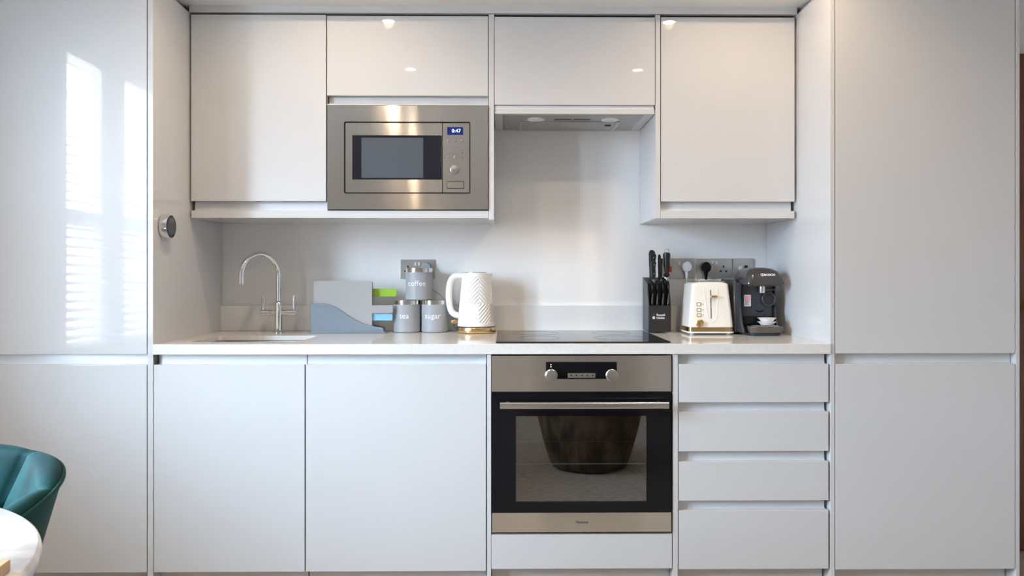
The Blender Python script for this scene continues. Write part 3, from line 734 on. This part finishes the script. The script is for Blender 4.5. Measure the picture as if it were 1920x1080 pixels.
# ================================================================ KNIFE BLOCK
kby = 2.94
kb = thing('knife_block', 'black stepped knife block with white lettering between hob and toaster', 'knife block', (X(1236, kby), kby, ZW+.005))
bx0, bx1 = X(1216.5, kby), X(1258, kby)
zb0 = ZW+.0055 
zb = lambda p: Z(p, kby, 1236)
zf = zb(573); 
side = [(kby, zb0), (kby, zf), (kby+.045, zf), (kby+.045, Z(531, kby+.05)), (kby+.125, Z(520, kby+.13)), (kby+.125, zb0)]
MB().prism(side, bx0+.003, bx1-.003, 'YZ', bev=.001).build('body', M_block, kb)
sideb = [(kby+.004, zb0), (kby+.004, zf+.002), (kby+.040, Z(531, kby+.04)), (kby+.127, Z(520, kby+.13)+.002), (kby+.127, zb0)]
MB().prism(sideb, bx0-.001, bx0+.003, 'YZ', bev=.0006).build('side_plate', M_blocks, kb, label='bluish side plate')
MB().prism(sideb, bx1-.003, bx1+.001, 'YZ', bev=.0006).build('side_plate', M_block, kb)
text('Russell\nHobbs', .0115, M_letw, kb, flat_map(X(1231, kby), kby-.0003, zb(593.4)), 'lettering', 'LEFT', .0002, .0002)
em = MB().lathe([(.0052, 0), (.0052, .0003)], (X(1225.8, kby), kby-.0006, zb(595.5)), 24, 'Y').build('emblem', M_letw, kb)
for i in range(3):
    MB().tube([(X(1225.8, kby)-.005+i*.0018, kby-.0007, zb(595.5)-.004+i*.002), (X(1225.8, kby)+.001+i*.0018, kby-.0007, zb(595.5)+.004-i*.0005)], .0003, 6).build('emblem_line', M_block, kb)
def steak(px, nth):
    cx = X(px, kby+.02); y = kby+.022
    t = thing('steak_knife', f'{nth} black-handled steak knife in the front row of the knife block', 'knife', (cx, y, zf), group='steak knives in the front row')
    L = zb(527)-zf; R_ = []
    for k in range(9):
        s_ = k/8; wd = .0062+.0012*math.sin(s_*PI*2+1); dp_ = .0085+.0025*math.sin(s_*PI)
        if k == 0: pass
        if k == 8: wd *= .6; dp_ *= .6
        zc_ = zf+.0006+L*s_; yc = y+.010*s_+.003*math.sin(s_*6); xc = cx+.0022*math.sin(s_*PI)-.0006
        R_.append([(xc+wd*math.cos(a_)*(1 if abs(math.cos(a_)) < .8 else .95), yc+dp_*math.sin(a_), zc_) for a_ in [2*PI*i/14 for i in range(14)]])
    MB().rings(R_).build('handle', M_black, t)
    b = MB().box(cx-.0005, cx+.0008, y-.010, y+.012, zf-.04, zf+.0006); b.build('blade', M_satin, t)
    MB().tube([(cx-.0012, y-.0093, zf+.006), (cx+.0014, y-.0085+.004, zf+L*.5), (cx-.0002, y+.0005, zf+L*.92)], .0007, 6).build('tang', M_satin, t, label='bright steel tang line')
for px, nth in ((1223, 'leftmost'), (1232.5, 'second from left'), (1243, 'third from left'), (1253, 'rightmost')): steak(px, nth)
def knife(px, y, ptop, wid, name, label, rivets=(), dep=.012, zbase=None):
    cx = X(px, y); z0 = Z(522, y)-.004 if zbase is None else zbase; z1_ = Z(ptop, y)
    t = thing(name, label, 'knife', (cx, y, z0)); w_ = wid/2; L = z1_-z0
    prof = [(-w_*.75, 0), (-w_*.85, L*.3), (-w_, L*.6), (-w_*1.05, L*.88), (-w_*.8, L*.97), (-w_*.2, L), (w_*.5, L*.985), (w_*1.05, L*.92), (w_, L*.82), (w_*.7, L*.6), (w_*.85, L*.35), (w_*.65, 0)]
    MB().prism([(cx+u, z0+v) for u, v in prof], y-dep/2, y+dep/2, bev=.002).build('handle', M_blkm, t)
    for q in rivets: MB().lathe([(.0022, 0), (.0022, .0012)], (cx+.0008, y-dep/2-.001, Z(q, y)), 16, 'Y').build('rivet', M_chrome, t)
    box('blade', M_satin, t, cx-w_*.6, cx+w_*.5, y-.001, y+.001, z0-.05, z0, .0002)
knife(1222.3, 3.045, 468.5, .024, 'chef_knife', 'largest black-handled knife, tallest at the left rear of the block')
knife(1224.5, 3.024, 474, .023, 'carving_knife', 'black-handled knife just in front of the tallest one, one bright rivet', (483,))
knife(1225.5, 3.003, 489, .019, 'utility_knife', 'shorter black-handled knife with two bright rivets, left front of the tall row', (496.5, 513))
knife(1236.2, 3.045, 476.5, .011, 'bread_knife', 'slim black knife handle in the middle of the rear row')
knife(1239.5, 3.020, 484, .011, 'paring_knife', 'slim low black knife handle just left of the sharpening steel')
sy = 3.030; sx_ = X(1250, sy); zz = lambda p: Z(p, sy)
ss = thing('sharpening_steel', 'black-handled sharpening steel with a wire ring on top, in the knife block', 'sharpening steel', (sx_, sy, zz(521)))
MB().lathe([(.006, zz(519)), (.011, zz(517)), (.0135, zz(515)), (.008, zz(512)), (.0095, zz(505)), (.0135, zz(497)), (.0120, zz(490)), (.0135, zz(484)), (.0150, zz(479)), (.013, zz(474.5)), (.006, zz(473))], (sx_, sy, 0), 28).build('handle', M_blkm, ss)
MB().lathe([(.017, zz(522)), (.017, zz(520)), (.008, zz(519))], (sx_, sy, 0), 28).build('guard', M_chrome, ss)
MB().tube([(sx_+.009*math.cos(2*PI*i/24), sy, zz(472.5)+.003+.009*math.sin(2*PI*i/24)) for i in range(25)], .0016, 8, False).build('hanging_ring', M_chrome, ss)
MB().tube([(sx_, sy, zz(521)-.05), (sx_, sy, zz(521))], .005, 12).build('rod', M_satin, ss)

# ================================================================ TOASTER
toy = 2.862; tox = X(1334, toy)
to = thing('toaster', 'cream two-slice toaster with brass trim and dial beside the knife block', 'toaster', (tox, toy, ZW), local=True)
HB, D = .086, .160
def loft(levels, r, n=6):
    return [[(u, v, z) for u, v in rrect(x0, x1, y0, y1, min(r, (x1-x0)/2-.001), n)] for (x0, x1, y0, y1, z) in levels]
MB().rings(loft([(-HB-.003, HB+.003, -.003, D+.003, .006), (-HB-.003, HB+.003, -.003, D+.003, .012)], .016)).build('base', M_cream, to)
MB().rings(loft([(-HB-.001, HB+.001, -.001, D+.001, .0121), (-HB, HB, 0, D, .029)], .015)).build('trim_band', M_gold, to, label='brass band')
for sx in (-.07, .07):
    for yy in (.02, D-.02): MB().lathe([(.008, .0004), (.009, .006)], (sx, yy, 0), 16).build('foot', M_white, to)
HT = .193
lv = []
for k in range(13):
    s_ = k/12; z = .0291+(HT-.0291)*s_; ins = .016*s_**1.1
    yin = .012*s_
    lv.append((-HB+ins, HB-ins, yin, D-yin, z))
for k, (di, dz) in enumerate(((.004, .003), (.010, .0055), (.020, .0075), (.034, .009))):
    x0, x1, y0, y1, z = lv[12]; lv.append((x0+di, x1-di, y0+di*.4, y1-di*.4, HT+dz))
MB().rings(loft(lv, .014)).build('body', M_cream, to)
box('slot_plate', M_satin, to, -.056, .056, .022, D-.022, HT+.0085, HT+.0115, .001, label='brushed steel slot plate')
for yy in (-.028, .028):
    box('slot', M_blkm, to, -.002+yy-.011, -.002+yy+.011, .034, D-.034, HT+.0105, HT+.0122, 0)
for sx in (-.050, .050):
    MB().tube(smooth_path([(sx, .03, HT+.006), (sx*.75, .03, HT+.013), (0, .03, HT+.0155)], 5), .0016, 6).build('bread_guard', M_satin, to)
fy = lambda z: .012*(z-.0291)/(HT-.0291)
def fr_pt(px, py): # point on the toaster's front, from the photograph
    z = Z(py, toy+.006, px)-ZW; return X(px, toy+.006)-tox, z
def on_front(m_, px, py, push=0):
    x, z = fr_pt(px, py); return m_.xf(Matrix.Translation((x, fy(z)-push, z)))
# lever track: raised U lip, slot, lever
def curve_front(pxs, r, name, m_, push=.0):
    P = []
    for px, py in pxs:
        x, z = fr_pt(px, py); P.append((x, fy(z)-push, z))
    return MB().tube(smooth_path(P, 4), r, 8).build(name, m_, to)
curve_front([(1320.5, 541), (1322.5, 556), (1324.5, 575), (1327, 592), (1329.5, 600), (1333.5, 603.5), (1339, 602), (1343, 596), (1345, 580), (1346, 560), (1346.5, 541)], .0022, 'track_rim', M_cream, -.0006)
sx0, sz0 = fr_pt(1333, 597); sx1, sz1 = fr_pt(1333, 543.5)
m = MB(); m.prism([(fy(sz0)-.0008, sz0), (fy(sz1)-.0008, sz1), (fy(sz1)+.002, sz1), (fy(sz0)+.002, sz0)], sx0-.0014, sx0+.0014, 'YZ'); m.build('lever_slot', M_black, to)
lx, lz = fr_pt(1337.5, 556)
m = MB().box(lx-.013, lx+.013, fy(lz)-.016, fy(lz)-.002, lz-.005, lz+.005, .0035, 3); m.build('lever', M_gold, to, label='brass lever')
for q in (570.5, 581, 590.5):
    x, z = fr_pt(1310, q)
    MB().frame(rrect(x-.0080, x+.0080, z-.0068, z+.0068, .002), rrect(x-.0065, x+.0065, z-.0053, z+.0053, .0015), fy(z)-.003, fy(z)+.002).build('button_frame', M_gold, to)
    MB().prism(rrect(x-.0063, x+.0063, z-.0051, z+.0051, .001), fy(z)-.0022, fy(z)+.002).build('button', M_cream, to)
    for ddx, rr in ((.0165, .0018), (-.0125, .0009)):
        if q < 575 and ddx < 0: continue
        MB().lathe([(rr, 0), (rr, .0006)], (x+ddx, fy(z)-.0008, z), 12, 'Y').build('marking', M_stand, to)
x, z = fr_pt(1311, 606)
m = MB().lathe([(.0150, 0), (.0150, .004), (.0125, .006), (.0120, .013), (.0003, .0135)], (0, 0, 0), 32, 'Y'); m.xf(Matrix.Translation((x, fy(z)+.001, z)) @ Matrix.Rotation(PI, 4, 'Z')); m.build('dial', M_gold, to, label='brass browning dial')
box('dial_grip', M_gold, to, x-.0025, x+.0025, fy(z)-.017, fy(z)-.010, z-.012, z+.012, .001)

# ================================================================ COFFEE MACHINE
cmy = 2.80; cmx = X(1437.5, cmy)
cm = thing('coffee_machine', 'dark slate pod coffee machine in the right corner of the worktop', 'coffee machine', (cmx, cmy, ZW), rz=math.radians(3), local=True)
# local: front at y=0
MB().rings(loft([(-.058, .062, .002, .20, .0006), (-.062, .066, 0, .20, .005), (-.060, .064, .002, .20, .011)], .035, 8)).build('base', M_slate, cm)
# main body
lv = [(-.074, .066, .078, .235, .006), (-.074, .066, .078, .235, .04), (-.076, .064, .076, .235, .10), (-.076, .062, .072, .235, .19)]
MB().rings(loft(lv, .02, 6)).build('body', M_slate, cm)
ck = [(.012, .012), (.030, .035), (.046, .07), (.056, .11), (.058, .16), (.050, .196), (.10, .20), (.10, .012)]
MB().prism(ck, -.085, -.0755, 'YZ', bev=.003).build('side_cheek', M_slate, cm)
MB().prism([(u+.02, v) for u, v in ck], .060, .068, 'YZ', bev=.003).build('side_cheek', M_slate, cm)
# head
lv = [(-.066, .070, .012, .17, .186), (-.074, .078, .004, .175, .194), (-.073, .076, .004, .175, .205), (-.066, .069, .010, .175, .225), (-.056, .060, .022, .173, .242), (-.044, .048, .040, .168, .252), (-.026, .030, .065, .16, .2565), (-.010, .014, .09, .145, .258)]
MB().rings(loft(lv, .026, 8)).build('head', M_slate2, cm, label='glossy rounded head')
# water tank on the left rear
lv = [(-.093, -.0765, .085, .25, .008), (-.094, -.0765, .085, .25, .10), (-.093, -.0765, .09, .25, .20), (-.090, -.078, .10, .245, .212)]
MB().rings(loft(lv, .009, 5)).build('water_tank', M_tank, cm)
hy = lambda z: .022
text('BOSCH', .0125, M_letw, cm, lambda u, v, d: (.016+u, .0118+.66*(v)-d, .229+v*.85), 'lettering', 'CENTER', .0003, .0004)
m = MB().tube([(-.0115+.0058*math.cos(2*PI*i/24), .0125+.62*.0058*math.sin(2*PI*i/24), .229+.0048*math.sin(2*PI*i/24)) for i in range(25)], .0007, 6, False); m.build('emblem', M_letw, cm)
m = MB().tube([(-.0115, .010, .225), (-.0115, .014, .233)], .0012, 6); m.build('emblem', M_letw, cm)
MB().lathe([(.011, .160), (.0125, .164), (.0125, .186), (.010, .188)], (.004, .055, 0), 28).build('outlet', M_satin, cm, label='silver outlet')
MB().tube([(.036+.0245*math.cos(2*PI*i/40), .070-.002, .136+.0245*math.sin(2*PI*i/40)) for i in range(41)], .0042, 10, False).build('dial_ring', M_slate2, cm)
m = MB().lathe([(.021, 0), (.021, .006), (.018, .008), (.0003, .008)], (0, 0, 0), 32, 'Y'); m.xf(Matrix.Translation((.036, .073, .136)) @ Matrix.Rotation(PI, 4, 'Z')); m.build('dial', M_blkm, cm)
box('strap', M_slate2, cm, .016, .060, .062, .076, .170, .176, .002)
MB().prism(rrect(-.058, -.032, .108, .152, .003), .0735, .0748).build('sticker', M_label, cm, label='small white and pink paper sticker')
MB().prism(rrect(-.055, -.035, .130, .148, .001), .0731, .0736).build('sticker_print', M_labelp, cm)
for k in range(5): box('print_line', M_letd, cm, -.054, -.038-.003*(k % 2), .0730, .0736, .1275-k*.0032, .1287-k*.0032, 0)
MB().tube(smooth_path([(-.010+.0, .074, .092), (.003, .073, .087), (.016, .074, .092)], 5), .0022, 8).build('slot', M_black, cm)
box('recess', M_black, cm, -.062, .056, .068, .078, .035, .070, .004)
lv = [(-.056, .068, -.004, .066, .0112), (-.060, .072, -.008, .066, .030), (-.058, .070, -.006, .066, .036)]
MB().rings(loft(lv, .026, 8)).build('drip_tray', M_tray, cm, label='brownish drip tray')
for k in range(5): box('grille_bar', M_satin, cm, -.04, .052, .004+k*.011, .007+k*.011, .036, .0373, .0004)
crot = cm.matrix_basis
def pod(z, label):
    p_ = Vector((cmx, cmy, 0))+Matrix.Rotation(math.radians(3), 3, 'Z') @ Vector((.014, .032, 0))
    t = thing('coffee_pod', label, 'coffee pod', (p_.x, p_.y, ZW+z), group='white pods on the drip tray', local=True)
    n_ = 48; R_ = []
    for r, h, rip in ((.018, .0, 0), (.022, .001, .0), (.030, .012, .0012), (.0305, .0125, 0)):
        R_.append([((r+rip*math.cos(a_*16))*math.cos(a_), (r+rip*math.cos(a_*16))*math.sin(a_), h) for a_ in [2*PI*i/n_ for i in range(n_)]])
    MB().rings(R_).build('cup', M_white, t)
    MB().lathe([(.0345, .0126), (.0345, .0138), (.028, .0145), (.0003, .0145)], n=36).build('lid', M_label, t)
pod(.0378, 'lower of two stacked white pods on the coffee machine tray')
pod(.0525, 'upper of two stacked white pods on the coffee machine tray')

# ================================================================ THERMOSTAT
ths = thing('thermostat', 'round steel-ringed dark thermostat dial on the left side panel', 'thermostat', (XPL, 2.562, 1.297))
m = MB().lathe([(.036, .0), (.041, .003), (.041, .022), (.040, .026), (.037, .027)], (0, 0, 0), 48, 'X', cap1=False); m.xf(Matrix.Translation((XPL+.001, 2.562, 1.297))); m.build('ring', M_chrome, ths)
m = MB().lathe([(.0372, .012), (.0372, .0268), (.030, .0285), (.0003, .029)], (0, 0, 0), 48, 'X'); m.xf(Matrix.Translation((XPL+.001, 2.562, 1.297))); m.build('face', M_screen, ths, label='dark glass face')
m = MB().lathe([(.0372, .0269), (.0372, .0275), (.0310, .0286), (.0310, .0280)], (0, 0, 0), 48, 'X', cap0=False, cap1=False); m.xf(Matrix.Translation((XPL+.001, 2.562, 1.297))); m.build('bezel', M_blkm, ths)

# ================================================================ TABLE
tcx, tcy, TR, TZ = -1.055, .86, .452, .75
tb = thing('round_table', 'round white marble table at the lower left corner', 'table', (tcx, tcy, 0), local=True)
prof = [(TR-.010, TZ-.026), (TR-.003, TZ-.024), (TR, TZ-.016), (TR, TZ-.008), (TR-.002, TZ-.003), (TR-.006, TZ)]
MB().lathe(prof, n=128).build('tabletop', M_marble, tb)
MB().lathe([(.09, TZ-.034), (.09, TZ-.0265)], n=40).build('mounting_plate', M_leg, tb)
MB().lathe([(.03, .03), (.025, .10), (.025, TZ-.10), (.03, TZ-.034)], n=32).build('column', M_leg, tb)
MB().lathe([(.27, .001), (.27, .008), (.25, .014), (.03, .03)], n=64).build('foot', M_leg, tb)
wbz = TZ+.0005
wbd = thing('wooden_board', 'small oak board lying on the marble table at the left edge', 'board', (-.713, .905, wbz), rz=math.radians(8), local=True)
MB().box(-.085, .085, -.062, .062, 0, .016, .002).build('board', M_oak, wbd)
MB().lathe([(.012, .0161), (.012, .0165)], (-.06, 0, 0), 20).build('hole_ring', M_door1, wbd)

# ================================================================ TUB CHAIRS
def tub_chair(name, label, loc, rz, m_in, m_out, scale=1., NCH=9, legs=True):
    t = thing(name, label, 'chair', loc, rz, local=True)
    # unrolled shell: s along the plan curve, z up; scallop channels fan out from a focus low in the back
    RAD = .190*scale
    def place(s_, z, off):
        a_ = s_/RAD
        fl = max(0, (z-.46))/.34
        r = RAD+.088*fl**1.1*scale+off
        # facing -y: back centre at +y
        if abs(a_) > 1.75: a_ = math.copysign(1.75+(abs(a_)-1.75)*.3, a_)
        return (r*math.sin(a_), r*math.cos(a_)*.95, z)
    def rim(t_):
        a_ = t_*PI*.62
        s_ = .425*scale*math.sin(min(abs(a_), PI*.62))*math.copysign(1, a_) if a_ else 0
        z = .455+.316*max(0, math.cos(a_*.80))**.62 if abs(a_) < PI*.62 else .46
        return s_, z
    NT, NV = 20*NCH, 18
    inner, outer = [], []
    for j in range(NV+1+8):
        v_ = min(1, j/NV); ri = []; q = max(0, j-NV)/8          # q runs over the rounded top edge
        for i in range(NT+1):
            t_ = -1+2*i/NT; s1_, z1_ = rim(t_); fs, fz = .05*t_, .42
            s_ = fs+(s1_-fs)*v_; z = fz+(z1_-fz)*v_
            ch = abs(math.sin(PI*(t_+1)/2*NCH))**.5
            din = -.006-.026*ch*min(1, v_*2.5)
            mid, half = (din+.012)/2, (.012-din)/2
            off = mid-half*math.cos(PI*q) if q else din
            ri.append(place(s_, z+(.004+.012*ch)*math.sin(PI*q)*1.0, off))
        inner.append(ri)
    for j in range(NV+1):
        v_ = j/NV; ro = []
        for i in range(NT+1):
            t_ = -1+2*i/NT; s1_, z1_ = rim(t_); fs, fz = .05*t_, .42
            ro.append(place(fs+(s1_-fs)*v_, fz+(z1_-fz)*v_, .016))
        outer.append(ro)
    MB().rings(inner, False, False, closed=False).build('inner_shell', m_in, t, angle=100)
    MB().rings(outer, False, False, closed=False).build('outer_shell', m_out, t, angle=100)
    MB().tube([Vector(q) for q in outer[-1]], .0042, 8).build('piping', m_out, t)
    # lower shell
    low = [[place(.43*scale*(-1+2*i/60), z, o_) for i in range(61)] for z, o_ in ((.47, .021), (.40, .018), (.33, .0), (.30, -.03))]
    MB().rings(low, False, False, closed=False).build('lower_shell', m_out, t, angle=100)
    MB().rings(loft([(-.20, .20, -.24, .18, .31), (-.215, .215, -.26, .195, .33), (-.22, .22, -.265, .20, .42), (-.205, .205, -.25, .19, .455), (-.15, .15, -.19, .14, .468)], .12, 8)).build('seat', m_in, t, angle=100)
    for sx, sy_ in ((-1, -1), (1, -1), (-1, 1), (1, 1)):
        MB().tube([(sx*.13, sy_*.12, .312), (sx*.20, sy_*.19, .001)], [.014, .009], 12).build('leg', M_leg, t)
    return t
tub_chair('tub_chair', 'teal velvet scallop-backed tub chair behind the marble table', (-1.082, 1.305, 0), 0, M_teal, M_tealb, NCH=9)
ps = thing('tub_stool', 'dark brown tapered tub stool, seen only mirrored in the oven door', 'stool', (.50, .55, .0102), local=True)
n_ = 72; R_ = []
for k in range(25):
    s_ = k/24; r = .215+.125*s_**.8+.012*math.sin(s_*PI)
    R_.append([((r+.004*math.cos(a_*36))*math.cos(a_), (r+.004*math.cos(a_*36))*math.sin(a_), .012+.56*s_) for a_ in [2*PI*i/n_ for i in range(n_)]])
MB().rings(R_).build('body', M_brown, ps)
MB().lathe([(.335, .573), (.352, .59), (.352, .63), (.33, .655), (.20, .668), (.0005, .67)], n=64).build('cushion', M_brown, ps)
MB().lathe([(.20, .0105), (.20, .0119)], n=48).build('foot', M_leg, ps)
rug = MB().prism(rrect(-.6, 2.2, -2.4, 1.75, .01), .0005, .010, 'XY')
M_rug = noise_col(mat('grey_rug', (.4, .38, .35), .95), (.34, .32, .29), (.62, .58, .53), scale=(4, 14, 1), ns=6, detail=8, bump=.6)
setp(rug.build('rug', M_rug), 'grey-beige flecked rug, seen mirrored in the oven door', 'rug')
